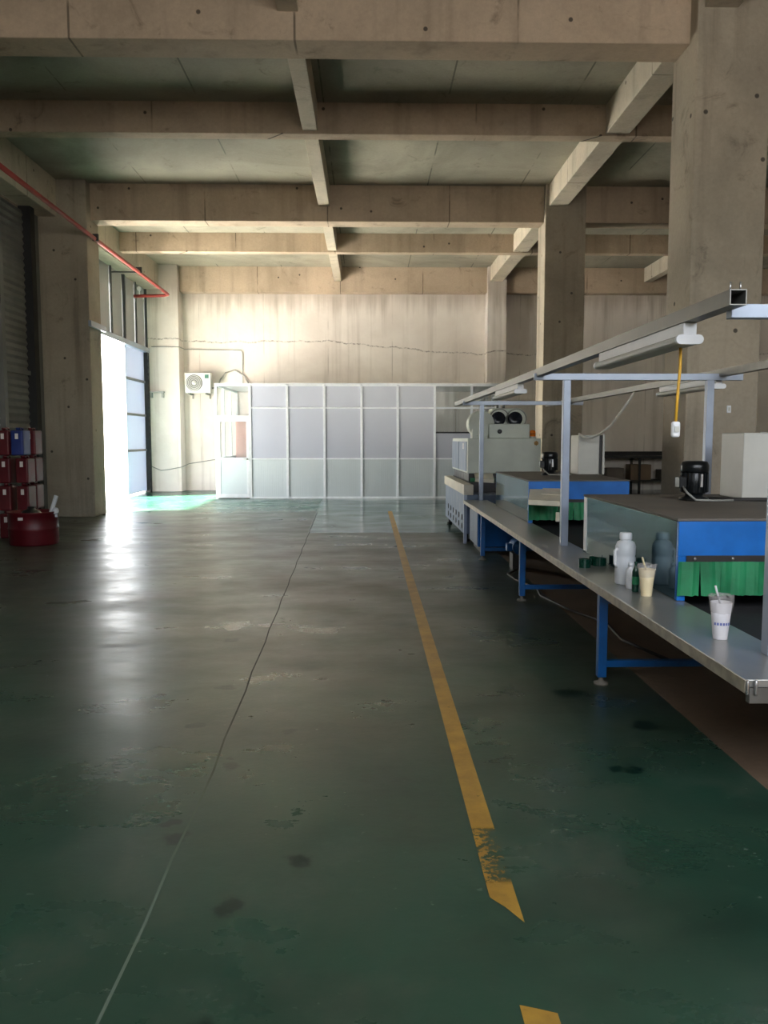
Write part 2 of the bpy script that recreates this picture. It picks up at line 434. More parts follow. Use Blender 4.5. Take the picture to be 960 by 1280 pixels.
# main beams across, seen front faces
for y0, y1, z0, nm in ((1.6, 2.05, 5.8, 'open'), (9.3, 9.75, 5.8, 'first'), (16.75, 17.18, 5.8, 'second'), (24.55, 24.9, 5.78, 'last')):
    lab = {'open': 'deep concrete cross beam overhead behind the frame', 'first': 'deep tan concrete cross beam nearest the camera at the top',
           'second': 'concrete cross beam carried by the middle pair of columns', 'last': 'concrete cross beam along the top of the back wall'}[nm]
    struct('ceiling_beam', MB().box(XL, XR, y0, y1, z0, ZS+.05), 'beam', lab, bevel=.012)
for y0, lab in ((5.4, 'shallow concrete cross rib before the nearest deep beam'), (12.75, 'shallow concrete cross rib between the nearest and middle deep beams'), (20.6, 'shallow concrete cross rib above the partition room')):
    struct('ceiling_rib', MB().box(XL, XR, y0, y0+.25, 6.05, ZS+.05), 'beam', lab, bevel=.01)
struct('ceiling_rib', MB().box(-.95, -.73, YF, 24.6, 6.09, ZS+.05), 'girder', 'narrow lengthwise concrete rib over the middle of the hall', bevel=.01)
struct('ceiling_rib', MB().box(8.1, 8.32, YF, 24.6, 6.09, ZS+.05), 'girder', 'narrow lengthwise concrete rib over the right bay', bevel=.01)
struct('ceiling_girder', MB().box(3.57, 3.93, YF, 24.6, 6.08, ZS+.05), 'girder', 'lengthwise concrete girder over the right column row', bevel=.012)
struct('ceiling_girder', MB().box(XL, -5.97, YF, 24.6, 5.8, ZS+.05), 'girder', 'concrete edge beam along the left wall', bevel=.012)
# columns
for x0, x1, y0, y1, lab in (
    (3.5, 4.3, 9.1, 9.8, 'large concrete column nearest on the right behind the blue tunnel'),
    (3.5, 4.3, 16.6, 17.28, 'concrete column standing in the middle of the right row'),
    (3.5, 4.06, 24.4, 24.9, 'whitewashed pilaster on the back wall beside the partition room'),
    (-6.4, -5.4, 16.5, 17.2, 'wide concrete column left of the bright doorway'),
    (-6.4, -5.42, 24.3, 24.9, 'whitewashed corner pilaster beside the door leaf'),
    (-6.4, -5.4, 9.1, 9.8, 'concrete column on the left wall outside the frame'),
    (13.2, 14.0, 9.1, 9.8, 'far right concrete column near'), (13.2, 14.0, 16.6, 17.28, 'far right concrete column')):
    mat = 'wall_back' if y0 > 24 else 'column'
    struct('concrete_column', MB().box(x0, x1, y0, y1, 0, ZS), mat, lab, bevel=.015)

# left wall: solid parts
lw = MB().box(XL-.2, XL, YF, 9.1, 0, ZS).box(XL-.2, XL, 9.1, 17.3, 5.75, ZS).box(XL-.2, XL, 17.2, YB, 5.75, ZS)
lw.box(XL-.2, XL, 9.1, 10.2, 0, 5.8).box(XL-.2, XL-.1, 10.1, 16.6, 0, 5.8)
struct('wall_left', lw, 'wall_side', 'concrete left wall above the metal doors')
# roller shutter (bay 1)
sh = bpy.data.objects.new('door_1', None); C.objects.link(sh); sh.location = (-6.3, 12.3, 0)
tag(sh, 'grey roller shutter door with horizontal slats on the left wall', None, None, 'structure')
zz = 0.0; k = 0
sl = MB()
sl.add([(-6.36, 10.2, 0), (-6.36, 14.45, 0), (-6.24, 14.45, 0), (-6.24, 10.2, 0)], [(0,1,2,3)])
proto = None
while zz < 5.75:
    if proto is None:
        b = MB(); prof = [(0, 0), (.03, .012), (.045, .055), (.03, .098), (0, .11)]
        vs = []
        for yy in (10.2, 14.45):
            for dx, dz in prof: vs.append((-6.34+dx, yy, dz))
        n = len(prof)
        b.add(vs, [(i, i+1, n+i+1, n+i) for i in range(n-1)] + [tuple(range(n)), tuple(range(2*n-1, n-1, -1))])
        proto = b.build('slat', 'shutter', sh)
    else:
        c = proto.copy(); C.objects.link(c); c.parent = sh; c.location = (0, 0, zz)
    zz += .115
MB().box(-6.36, -6.2, 14.42, 14.55, 0, 5.78).build('guide_rail', 'clad', sh)
MB().box(-6.36, -6.26, 10.2, 14.45, 2.75, 2.83).build('wind_bar', 'clad', sh)
# cladding between shutter and column
cl = bpy.data.objects.new('wall_left_cladding', None); C.objects.link(cl); cl.location = (-6.3, 15.2, 0)
tag(cl, 'dull grey ribbed metal cladding beside the roller shutter', None, None, 'structure')
b = MB()
for i in range(44):
    z0 = i*.13
    b.add([(-6.34,14.55,z0),(-6.34,15.75,z0),(-6.31,15.75,z0+.05),(-6.31,14.55,z0+.05),(-6.34,14.55,z0+.13),(-6.34,15.75,z0+.13)], [(0,1,2,3),(3,2,5,4)])
b.build('sheet', 'clad', cl)
MB().box(-6.4, -6.18, 15.75, 15.95, 0, 5.8).build('post', 'dark_steel', cl)
MB().box(-6.4, -6.33, 15.95, 16.5, 0, 5.8).build('filler', 'clad', cl)
MB().box(-6.33, -6.27, 14.55, 15.75, 2.72, 2.80).build('rail', 'clad', cl)

# bay 2: open doorway with header, corrugated panels above, door leaf pushed to the far side
dw = bpy.data.objects.new('door_2', None); C.objects.link(dw); dw.location = (-6.4, 19.7, 0)
tag(dw, 'tall open loading doorway on the left full of daylight', None, None, 'structure')
MB().box(-6.44, -6.26, 17.2, 24.3, 4.0, 4.13).build('header_rail', 'white_steel', dw)
edges = [17.2, 18.55, 19.8, 21.0, 22.15, 23.2, 24.3]
for i in range(6):
    y0, y1 = edges[i]+.05, edges[i+1]-.05; n = int((y1-y0)/.07)
    vs = []; b = MB()
    for k in range(n+1):
        yy = y0 + (y1-y0)*k/n; dx = .018*(1 if k % 2 else -1)
        vs += [(-6.38+dx, yy, 4.13), (-6.38+dx, yy, 5.8)]
    b.add(vs, [(2*k, 2*k+2, 2*k+3, 2*k+1) for k in range(n)])
    b.build('corrugated_panel', 'corrug', dw)
    MB().box(-6.43, -6.31, edges[i+1]-.04, edges[i+1]+.04, 4.13, 5.8).build('mullion', 'mullion', dw)
leaf = MB().box(-6.43, -6.39, 22.1, 24.12, .04, 3.99).build('door_leaf', 'door_leaf', dw)
for z in (1.22, 2.2, 3.15): MB().box(-6.39, -6.33, 22.1, 24.0, z-.03, z+.03).build('leaf_rail', 'galv', leaf)
MB().box(-6.43, -6.33, 22.06, 22.14, .04, 3.99).build('leaf_stile', 'door_leaf', leaf)
MB().box(-6.44, -6.28, 24.12, 24.3, 0, 4.0).build('jamb', 'dark_steel', dw)
bb = MB()
for i in range(20): bb.box(-6.29, -6.25, 24.10, 24.16, .1+i*.19, .19+i*.19)
bb.build('jamb_teeth', 'dark_steel', dw)
# yard outside
struct('yard_ground', MB().box(-60, XL-.1, -20, 60, -.22, -.06), 'yard', 'sunlit concrete yard outside the doorway')

# ================================================================== LEFT SIDE THINGS
b = MB().tube([(-5.36, 8.0, 5.58), (-5.36, 16.5, 5.47), (-5.36, 22.7, 5.42), (-5.36, 22.85, 5.41), (-5.5, 22.95, 5.40), (-6.3, 22.95, 5.38)], .042, 10)
fp = thing('fire_pipe', (-5.36, 16.5, 5.4), 'red water pipe running high along the left wall', 'pipe')
b.build('pipe', 'red_pipe', fp)
for y in (12.2, 16.85, 20.0):
    MB().box(-5.43, -5.29, y-.03, y+.03, 5.43, 5.56).build('clamp', 'dark_steel', fp)
MB().box(-6.0 , -5.36, 12.18, 12.22, 5.54, 5.57).build('hanger', 'dark_steel', fp)
MB().box(-6.0 , -5.36, 19.98, 20.02, 5.43, 5.46).build('hanger', 'dark_steel', fp)
MB().lathe((-6.15, 22.95, 5.40), [(.02,0),(.02,.12),(.05,.14),(.06,.2),(.03,.25)], 10).build('valve', 'plastic_white', fp)

br = MB().box(-5.40, -5.34, 16.42, 17.35, 3.72, 3.83)
tag(br.build('steel_bar', 'white_steel', base=(-5.37, 16.9, 3.72), bevel=.004), 'pale steel bar bolted across the side of the column by the doorway', 'bar')

# jerry cans
def jerrycan(name, mat, loc, label, lab_small=False):
    t = thing(name, loc, label, 'jerry can', 'stacked jerry cans by the left wall')
    x, y, z = loc
    MB().box(x-.095, x+.095, y-.15, y+.15, z, z+.385).build('body', mat, t, bevel=.022, seg=3)
    MB().lathe((x, y-.08, z+.38), [(.03,0),(.03,.02),(.035,.022),(.035,.045)], 12).build('cap', mat, t)
    MB().tube([(x, y-.03, z+.38), (x, y-.02, z+.415), (x, y+.09, z+.415), (x, y+.10, z+.38)], .014, 8).build('handle', mat, t)
    MB().box(x-.024, x+.024, y-.153, y-.149, z+.25, z+.335).build('paper_label', 'label', t)
    return t
P = .43
lv = ['bottom', 'second', 'third', 'top']
for k in range(4):
    jerrycan('jerry_can', 'red_plastic', (-5.61, 13.05, k*P), f'dark red jerry can, {lv[k]} of the stack nearest the roller shutter')
    if k < 3: jerrycan('jerry_can', 'red_plastic', (-5.335, 13.05, k*P), f'dark red jerry can, {lv[k]} of the stack under the blue can')
    else: jerrycan('jerry_can', 'blue_plastic', (-5.385, 13.03, k*P), 'blue jerry can on top of the red stack')
    jerrycan('jerry_can', 'red_plastic', (-5.365, 13.45, k*P), f'dark red jerry can, {lv[k]} of the stack behind the blue can')
# half drum tub
t = thing('drum_tub', (-4.92, 12.25, 0), 'dark red cut drum tub standing before the jerry cans', 'tub')
MB().lathe((-4.92, 12.25, 0), [(.0,.0),(.335,0),(.345,.02),(.345,.22),(.355,.24),(.345,.26),(.345,.46),(.36,.47),(.36,.485),(.33,.485),(.33,.05),(.0,.05)], 32, caps=False).build('shell', 'red_plastic', t)
MB().box(-5.0, -4.93, 11.893, 11.898, .38, .42).build('paper_label', 'label', t)
s_ = MB().lathe((-4.95, 12.25, .05), [(.05,0),(.05,.10),(.16,.14),(.17,.36),(.12,.44),(.05,.47),(.05,.5)], 16).build('black_canister', 'black', base=(-4.95, 12.25, .05))
tag(s_, 'black canister standing inside the red drum tub', 'canister')
a_ = MB().tube([(-4.80, 12.35, .06), (-4.74, 12.37, .35), (-4.63, 12.40, .70)], .032, 10)
tag(a_.build('plastic_pipe', 'milky', base=(-4.80, 12.35, .06)), 'short white plastic pipe leaning in the red tub', 'pipe')
cp = MB().lathe((-4.575, 12.2, .44), [(.02,0),(.045,.02),(.05,.05),(.04,.085),(.02,.1)], 12)
cp.box(-4.60, -4.55, 12.19, 12.21, .40, .46)
tag(cp.build('white_hook', 'milky', base=(-4.575, 12.2, .40)), 'small white knob hooked on the rim of the red tub', 'hook')

# ================================================================== BACK WALL THINGS
acx, acy, acz = -4.90, 24.45, 2.86
t = thing('air_conditioner', (acx, 24.9, acz), 'white outdoor air conditioner unit on the back wall left of the partition room', 'air conditioner')
MB().box(acx-.37, acx+.37, acy-.15, acy+.17, acz, acz+.58).build('casing', 'ac', t, bevel=.015)
MB().lathe((acx-.10, acy-.15, acz+.29), [(.235,0),(.235,-.02),(.20,-.025),(.0,-.026)], 28, 'y').build('fan_grille', 'ac_fan', t)
b = MB()
for r in (.06, .11, .16, .205):
    b.tube([(acx-.10+r*math.cos(a*math.pi/12), acy-.182, acz+.29+r*math.sin(a*math.pi/12)) for a in range(24)], .006, 5, True)
b.build('grille_ring', 'ac', t)
MB().lathe((acx-.10, acy-.175, acz+.29), [(.055,0),(.055,-.02),(.0,-.022)], 16, 'y').build('hub', 'ac', t)
MB().box(acx+.20, acx+.32, acy-.156, acy-.149, acz+.42, acz+.53).build('badge', 'badge', t)
for dx in (-.26, .24):
    MB().box(acx+dx-.02, acx+dx+.02, acy-.17, 24.9, acz-.045, acz-.001).box(acx+dx-.02, acx+dx+.02, 24.86, 24.9, acz-.14, acz-.04).build('bracket', 'galv', t)
# hoses from the unit onto the room roof
hs = [(acx+.37, 24.5, acz+.15), (acx+.50, 24.62, acz+.18), (acx+.58, 24.75, acz+.42), (acx+.72, 24.84, acz+.62), (acx+1.0, 24.85, acz+.70), (acx+1.25, 24.85, acz+.55), (acx+1.42, 24.8, acz+.28), (acx+1.55, 24.7, acz+.12)]
tag(MB().tube(hs, .022, 8).build('refrigerant_hose', 'cable_grey', base=hs[0]), 'grey hose arching from the air conditioner to the partition roof', 'hose')
tag(MB().tube([(-6.2, 24.27, 4.18), (-5.40, 24.27, 4.17), (-5.38, 24.86, 4.17), (-3.72, 24.86, 4.14), (-3.68, 24.86, 4.08), (-3.68, 24.86, 3.02)], .012, 8).build('wall_conduit', 'cable_grey', base=(-5.4, 24.86, 4.1)), 'thin grey conduit bending down the back wall above the partition room', 'conduit')
tag(MB().tube([(-6.3, 24.26, .75), (-6.0, 24.24, .62), (-5.7, 24.25, .66), (-5.40, 24.26, .72), (-5.3, 24.8, .80), (-4.8, 24.84, .88), (-4.2, 24.85, .98), (-3.9, 24.85, 1.0)], .013, 6).build('slack_cable', 'cable_grey', base=(-5.4, 24.8, .7)), 'slack cable hanging low along the back left corner', 'cable')
bx = thing('wall_bracket', (-6.0, 24.3, 2.9), 'small grey empty bracket shelf on the corner pilaster', 'bracket')
MB().box(-6.25, -5.85, 24.12, 24.3, 2.86, 2.90).build('shelf', 'corrug', bx)
for xx in (-6.23, -5.91): MB().box(xx, xx+.04, 24.14, 24.3, 2.72, 2.86).build('arm', 'corrug', bx)

# partition room
t = thing('partition_room', (0, 21.4, 0), 'white framed partition room with pale panels against the back wall', 'partition room')
Y0 = 21.4; mul = [-3.87, -3.0, -2.05, -1.10, -.145, .786, 1.74, 2.69, 3.40]
for x in mul: MB().box(x-.03, x+.03, Y0, Y0+.06, 0, 2.92).build('post', 'alu', t)
for yy in (22.55, 23.7, 24.84): 
    MB().box(-3.90, -3.84, yy-.03, yy+.03, 0, 2.92).build('post', 'alu', t)
    MB().box(3.37, 3.43, yy-.03, yy+.03, 0, 2.92).build('post', 'alu', t)
pan = None
def panel(name, mat, x0, x1, z0, z1):
    return MB().box(x0+.03, x1-.03, Y0+.02, Y0+.04, z0, z1).build(name, mat, t)
def ribbed(x0, x1, z0, z1):
    b = MB(); n = 16; vs = []
    for k in range(n*2+1):
        xx = x0+.03+(x1-x0-.06)*k/(2*n); yy = Y0+.022+(.002 if k % 2 else 0)
        vs += [(xx, yy, z0), (xx, yy, z1)]
    b.add(vs, [(2*k, 2*k+2, 2*k+3, 2*k+1) for k in range(2*n)])
    return b.build('lower_panel', 'panel_low', t)
for i in range(8):
    x0, x1 = mul[i], mul[i+1]
    MB().box(x0+.03, x1-.03, Y0-.005, Y0+.06, 2.88, 2.93).build('top_rail', 'alu', t)
    if i == 0:
        MB().box(x0+.03, x1-.03, Y0, Y0+.06, 2.08, 2.13).build('transom_rail', 'alu', t)
        panel('transom_pane', 'glass', x0, x1, 2.13, 2.88)
        continue
    MB().box(x0+.03, x1-.03, Y0-.008, Y0+.06, 2.31, 2.35).build('rail', 'alu', t)
    MB().box(x0+.03, x1-.03, Y0, Y0+.06, 1.01, 1.045).build('rail', 'alu', t)
    MB().box(x0+.03, x1-.03, Y0, Y0+.06, 0.0, .05).build('bottom_rail', 'alu', t)
    ribbed(x0, x1, .05, 1.01)
    if i in (6, 7):
        panel('window_pane', 'glass', x0, x1, 2.35, 2.88); panel('window_pane', 'glass', x0, x1, 1.72, 2.31)
        MB().box(x0+.03, x1-.03, Y0, Y0+.06, 1.68, 1.72).build('rail', 'dark_steel', t)
        panel('panel', 'panel', x0, x1, 1.045, 1.68)
    else:
        panel('upper_panel', 'panel', x0, x1, 2.35, 2.88); panel('panel', 'panel', x0, x1, 1.045, 2.31)
# side walls
for X, s in ((-3.87, 1), (3.40, -1)):
    ys = [Y0+.06, 22.52, 22.58, 23.67, 23.73, 24.81]
    for a in (0, 2, 4):
        y0, y1 = ys[a], ys[a+1]
        for z0, z1 in ((0, .05), (1.01, 1.05), (2.08, 2.13), (2.88, 2.93)): MB().box(X-.03, X+.03, y0, y1, z0, z1).build('side_rail', 'alu', t)
        MB().box(X-.01, X+.01, y0, y1, .05, 1.01).build('side_panel', 'panel_low', t)
        MB().box(X-.006, X+.006, y0, y1, 1.05, 2.08).build('side_pane', 'glass', t)
        MB().box(X-.006, X+.006, y0, y1, 2.13, 2.88).build('side_pane', 'glass', t)
MB().box(-3.90, 3.43, Y0, 24.88, 2.93, 2.955).build('roof', 'alu', t)
# door leaf
x0, x1 = -3.84, -3.03
d = MB().box(x0+.01, x1-.01, Y0+.005, Y0+.05, .03, 1.02).build('door_panel', 'panel_low', t)
fr = MB().box(x0, x0+.07, Y0-.005, Y0+.06, .02, 2.08).box(x1-.07, x1, Y0-.005, Y0+.06, .02, 2.08).box(x0+.07, x1-.07, Y0-.005, Y0+.06, 1.98, 2.08).box(x0+.07, x1-.07, Y0-.005, Y0+.06, 1.0, 1.06).box(x0+.07, x1-.07, Y0-.005, Y0+.06, .02, .12)
fr = fr.build('door_frame', 'alu', t)
MB().box(x0+.07, x1-.07, Y0+.02, Y0+.03, 1.06, 1.98).build('door_pane', 'glass', t)
MB().lathe((x1-.06, Y0-.005, 1.02), [(.03,0),(.03,-.02),(.015,-.025),(.015,-.05)], 10, 'y').box(x1-.14, x1-.05, Y0-.06, Y0-.045, 1.01, 1.035).build('door_handle', 'screw', fr)
# things inside the room, seen through the door pane
cb = thing('tall_cupboard', (-3.35, 24.4, 0), 'pink laminate cupboard inside the room behind the door pane', 'cupboard')
MB().box(-3.80, -2.6, 24.1, 24.8, 0, 2.1).build('body', 'pink', cb, bevel=.01)
MB().box(-3.78, -3.21, 24.08, 24.1, .06, 2.06).build('cupboard_door', 'pink', cb); MB().box(-3.19, -2.62, 24.08, 24.1, .06, 2.06).build('cupboard_door', 'pink', cb)
MB().box(-3.27, -3.25, 24.05, 24.08, 1.0, 1.15).build('handle', 'screw', cb)

# ================================================================== CONVEYOR LINE (right)
LX0, LX1, LY0, LY1, LZ = 1.41, 1.76, 3.0, 12.1, .65
t = thing('conveyor_line', (2.25, 7.5, 0), 'long conveyor line with steel ledge and blue legs along the right', 'conveyor')
MB().box(LX0+.004, LX1, LY0+.004, LY1, LZ-.03, LZ).build('ledge', 'ledge', t, bevel=.003)
MB().box(LX0, LX0+.012, LY0, LY1, LZ-.05, LZ-.002).build('edging', 'edge', t)
MB().box(2.74, 3.06, LY0, LY1, LZ-.03, LZ).build('ledge', 'ledge', t, bevel=.003)
MB().box(LX1+.012, 2.73, LY0+.05, 12.1, LZ-.075, LZ-.055).build('belt', 'belt', t)
for px_ in (LX0+.008, LX0+.04): MB().lathe((px_, LY0-.006, LZ-.055), [(.006,0),(.007,.004),(.007,.05),(.004,.056)], 10).build('end_pin', 'screw', t)
MB().box(LX0+.02, 3.04, LY0, LY0+.03, LZ-.09, LZ-.031).build('end_bar', 'galv', t)
for x in (LX1-.05, 2.75): MB().box(x, x+.05, LY0+.03, LY1, LZ-.10, LZ-.031).build('side_rail', 'blue_dark', t)
for y in (5.1, 7.8, 10.5):
    for x in (1.45, 2.96):
        MB().box(x, x+.055, y-.0275, y+.0275, .05, LZ-.03).build('leg', 'blue_dark', t, bevel=.004)
        MB().lathe((x+.0275, y, 0), [(.045,0),(.045,.015),(.018,.022),(.012,.05)], 14).build('foot', 'foot', t)
    MB().box(1.505, 2.96, y-.02, y+.02, .115, .155).build('stretcher', 'blue_dark', t)
    MB().box(1.505, 2.96, y-.02, y+.02, LZ-.13, LZ-.10).build('bearer', 'blue_dark', t)

# lighting frame standing on the ledges
g = thing('lighting_frame', (2.25, 7.0, LZ), 'pale steel overhead frame with rails standing on the conveyor ledges', 'frame')
for y in (3.36, 6.9, 12.0):
    for x in (1.685 if y < 4 else 1.655, 2.85):
        MB().box(x-.03, x+.03, y-.03, y+.03, LZ, 2.03).build('post', 'white_steel', g, bevel=.004)
    MB().box(1.455 if y < 4 else 1.38, 3.12, y-.025, y+.025, 2.03, 2.085).build('cross_beam', 'white_steel', g, bevel=.003)
for x, ya, yb in ((1.43, 3.22, 13.3), (2.95, 2.6, 13.6)):
    w2, th = .033, .004
    b = MB()
    zr = 2.062
    b.box(x-w2, x+w2, ya, yb, zr, zr+.004).box(x-w2, x+w2, ya, yb, zr+.056, zr+.06).box(x-w2, x-w2+th, ya, yb, zr+.004, zr+.056).box(x+w2-th, x+w2, ya, yb, zr+.004, zr+.056)
    b.build('rail', 'galv', g)
    for dx in (-.02, .02): MB().lathe((x+dx, ya+.03, 2.12), [(.004,0),(.004,.035)], 6).build('bolt', 'screw', g)

def batten(loc, length, label):
    x, y, z = loc                      # z: underside of the rail
    t = thing('batten_light', loc, label, 'lamp', 'batten lights under the rails')
    n = 12; pr = []
    # stem box + rounded wide diffuser, extruded along y
    MB().box(x-.03, x+.03, y, y+length, z-.055, z).build('stem', 'plastic_white', t, bevel=.006)
    vs = []; w2, h2 = .06, .02; prof = []
    for a in range(-90, 91, 30): prof.append((w2-h2+h2*math.cos(R(a)), h2*math.sin(R(a))))
    for a in range(90, 271, 30): prof.append((-(w2-h2)+h2*math.cos(R(a)), h2*math.sin(R(a))))
    m = len(prof)
    for yy in (y+.02, y+length-.02): vs += [(x+px, yy, z-.075+pz) for px, pz in prof]
    b = MB().add(vs, [(i, (i+1) % m, m+(i+1) % m, m+i) for i in range(m)] + [tuple(range(m)), tuple(range(2*m-1, m-1, -1))])
    b.build('diffuser', 'cabinet', t)
    for yy in (y, y+length-.02):
        vs = [(x+px*1.03, q_, z-.075+pz*1.06) for q_ in (yy, yy+.02) for px, pz in prof]
        MB().add(vs, [(i, (i+1) % m, m+(i+1) % m, m+i) for i in range(m)] + [tuple(range(m)), tuple(range(2*m-1, m-1, -1))]).build('end_cap', 'plastic_white', t)
    return t
batten((1.43, 3.69, 2.062), 1.35, 'white batten light under the near end of the left rail')
batten((1.43, 7.75, 2.062), 1.35, 'white batten light far along the left rail near the cream machine')
batten((2.95, 6.95, 2.062), 1.35, 'white batten light under the right rail before the column')
# pendant switch on a yellow cord
ps = thing('pendant_switch', (1.43, 3.84, 1.555), 'white pendant switch hanging on a yellow cord', 'switch')
MB().tube([(1.445, 3.84, 1.966), (1.446, 3.84, 1.88), (1.438, 3.84, 1.75), (1.433, 3.84, 1.625)], .007, 8).build('cord', 'yellow_cord', ps)
MB().box(1.414, 1.452, 3.825, 3.855, 1.555, 1.628).build('switch_body', 'plastic_white', ps, bevel=.01, seg=3)
MB().box(1.423, 1.443, 3.819, 3.826, 1.58, 1.605).build('button', 'cabinet', ps)

# ---------------- drying tunnels
def motor(x, y, z, label):
    t = thing('blower_motor', (x, y, z), label, 'motor', 'black motors on the tunnels')
    MB().lathe((x, y, z), [(.10,0),(.10,.02),(.062,.03),(.062,.05)], 20).build('flange', 'motor', t)
    MB().lathe((x, y, z+.05), [(.075,0),(.082,.01),(.082,.15),(.075,.16)], 24).build('body', 'motor', t)
    fin = None
    for k in range(16):
        a = 2*math.pi*k/16
        b = MB(); ca, sa = math.cos(a), math.sin(a)
        def rp(r, s, h): return (x+r*ca-s*sa, y+r*sa+s*ca, h)
        b.add([rp(.08,-.003,z+.06),rp(.096,-.003,z+.06),rp(.096,.003,z+.06),rp(.08,.003,z+.06),rp(.08,-.003,z+.20),rp(.096,-.003,z+.20),rp(.096,.003,z+.20),rp(.08,.003,z+.20)],
              [(3,2,1,0),(4,5,6,7),(0,1,5,4),(1,2,6,5),(2,3,7,6),(3,0,4,7)])
        b.build('fin', 'motor', t)
    MB().lathe((x, y, z+.20), [(.092,0),(.098,.01),(.098,.05),(.085,.075),(.05,.082)], 24).build('fan_cover', 'motor', t)
    MB().box(x-.125, x-.07, y-.05, y+.04, z+.09, z+.17).build('terminal_box', 'motor', t, bevel=.006)
    MB().box(x+.005, x+.022, y-.102, y-.094, z+.10, z+.19).build('name_plate', 'screw', t)
    MB().tube([(x-.10, y-.05, z+.10), (x-.09, y-.11, z+.06), (x-.04, y-.14, z+.012), (x+.1, y-.14, z+.008), (x+.24, y-.10, z+.008)], .008, 6).build('lead', 'cable_grey', t)
    return t
def control_box(x, y, z, label):
    t = thing('control_box', (x, y, z), label, 'control box', 'control boxes on the tunnels')
    MB().box(x, x+.26, y, y+.38, z, z+.48).build('body', 'cabinet', t, bevel=.008)
    MB().box(x+.26, x+.30, y+.03, y+.35, z+.01, z+.48).build('gap_shade', 'black', t)  # black strip standing in for the dark gap between body and side plate
    MB().box(x+.30, x+.325, y, y+.38, z, z+.49).build('side_plate', 'cabinet', t)
    return t
def tunnel(y0, y1, label, tape):
    X0, X1, ZB, ZT = 1.715, 2.79, .653, 1.11
    t = thing('drying_tunnel', ((X0+X1)/2, (y0+y1)/2, ZB), label, 'tunnel', 'blue drying tunnels on the conveyor')
    MB().box(X0, X0+.02, y0+.03, y1, ZB, ZT-.015).build('side_panel', 'tunnel_side', t, bevel=.004)
    MB().box(X1-.02, X1, y0+.03, y1, ZB, ZT-.015).build('side_panel', 'blue', t)
    MB().box(X0-.006, X1+.006, y0+.004, y1, ZT-.015, ZT).build('top_panel', 'tunnel_top', t, bevel=.003)
    MB().box(X0, X1, y0, y0+.03, .90, ZT-.016).build('front_panel', 'blue', t, bevel=.003)
    MB().box(X0, X1, y1-.03, y1-.001, .90, ZT-.016).build('rear_panel', 'blue', t)
    for x in (X0, X1-.045): MB().box(x, x+.045, y0, y0+.03, ZB, .90).build('corner_post', 'blue', t)
    MB().box(X0+.045, X1-.045, y0-.012, y0+.002, .872, .905).build('curtain_rail', 'dark_rail', t)
    for x in (X0+.09, X0+.30, X0+.62, X0+.95): MB().lathe((x, y0-.012, .889), [(.009,0),(.009,-.005),(.004,-.008)], 10, 'y').build('screw', 'screw', t)
    n = 9; wv = (X1-X0-.0)/n
    for k in range(n):
        xa = X0+k*wv; xb = xa+wv*random.uniform(.98, 1.06); m = 6; pts = []
        tilt = random.uniform(-.01, .01)
        vs = []
        for i in range(m+1):
            xx = xa+(xb-xa)*i/m; yy = y0-.016+.006*math.sin(i*1.3+k*2)-.003*(k % 2)
            vs.append((xx, yy, .872)); vs.append((xx+tilt, yy-.006+random.uniform(-.004, .004), .686+random.uniform(-.006, .004)))
            vs.append((xx, yy+.003, .872)); vs.append((xx+tilt, yy-.003, .686))
        fs = []
        for i in range(m):
            a, c = i*4, (i+1)*4; fs += [(a, c, c+1, a+1), (a+2, a+3, c+3, c+2), (a+1, c+1, c+3, a+3)]
        MB().add(vs, fs).build('curtain_strip', 'curtain', t)
    if tape:
        MB().box(X0-.004, X0, y1-.10, y1-.02, .67, ZT-.02).build('white_tape', 'plastic_white', t)
    return t
tunnel(4.5, 6.5, 'nearest blue tunnel with green strip curtain over the conveyor', True)
tunnel(8.75, 11.0, 'farther blue tunnel with cream board at its mouth', False)
motor(2.33, 5.85, 1.11, 'black motor on top of the nearest blue tunnel')
motor(2.2, 9.95, 1.11, 'black motor on top of the farther blue tunnel')
control_box(2.72, 5.95, 1.11, 'light grey control box at the frame edge on the nearest tunnel')
control_box(2.58, 10.1, 1.11, 'light grey control box with white hose on the farther tunnel')
hz = [(2.95, 9.1, 2.10), (2.925, 9.15, 2.02), (2.86, 9.3, 1.86), (2.80, 9.5, 1.70), (2.74, 9.75, 1.60), (2.68, 9.9, 1.555), (2.62, 10.0, 1.56), (2.60, 10.15, 1.605)]
tag(MB().tube(hz, .014, 8).build('flexible_hose', 'cable_white', base=hz[0]), 'white flexible hose drooping from the right rail to the control box', 'hose')
lead = [(2.45, 5.9, 1.117), (2.6, 5.78, 1.117), (2.75, 5.75, 1.12), (2.95, 5.7, 1.12)]
tag(MB().tube(lead, .016, 8).build('black_cable', 'cable_dark', base=lead[0]), 'black cable lying before the control box on the nearest tunnel', 'cable')

# cream board at tunnel 2 mouth
b = MB(); 
def slab4(mb, p, th):
    p = [Vector(a) for a in p]; n = (p[1]-p[0]).cross(p[3]-p[0]).normalized()*th
    mb.add([*p, *[a+n for a in p]], [(3,2,1,0),(4,5,6,7),(0,1,5,4),(1,2,6,5),(2,3,7,6),(3,0,4,7)]); return mb
t = thing('cream_board', (1.9, 8.5, .9), 'cream board sloping out over the curtain of the farther tunnel', 'board')
slab4(MB(), [(1.62, 8.28, .925), (1.98, 8.28, .905), (2.10, 8.72, 1.0), (1.72, 8.72, 1.005)], .012).build('board', 'board', t)
slab4(MB(), [(1.615, 8.26, .885), (1.975, 8.26, .865), (1.98, 8.28, .904), (1.62, 8.28, .924)], .008).build('front_lip', 'board', t)
slab4(MB(), [(1.80, 8.50, .972), (2.06, 8.46, .962), (2.12, 8.70, 1.012), (1.86, 8.72, 1.018)], .008).build('loose_sheet', 'board', t)
t = thing('hanging_tag', (1.93, 8.26, .75), 'small white tag hanging from the cream board', 'tag')
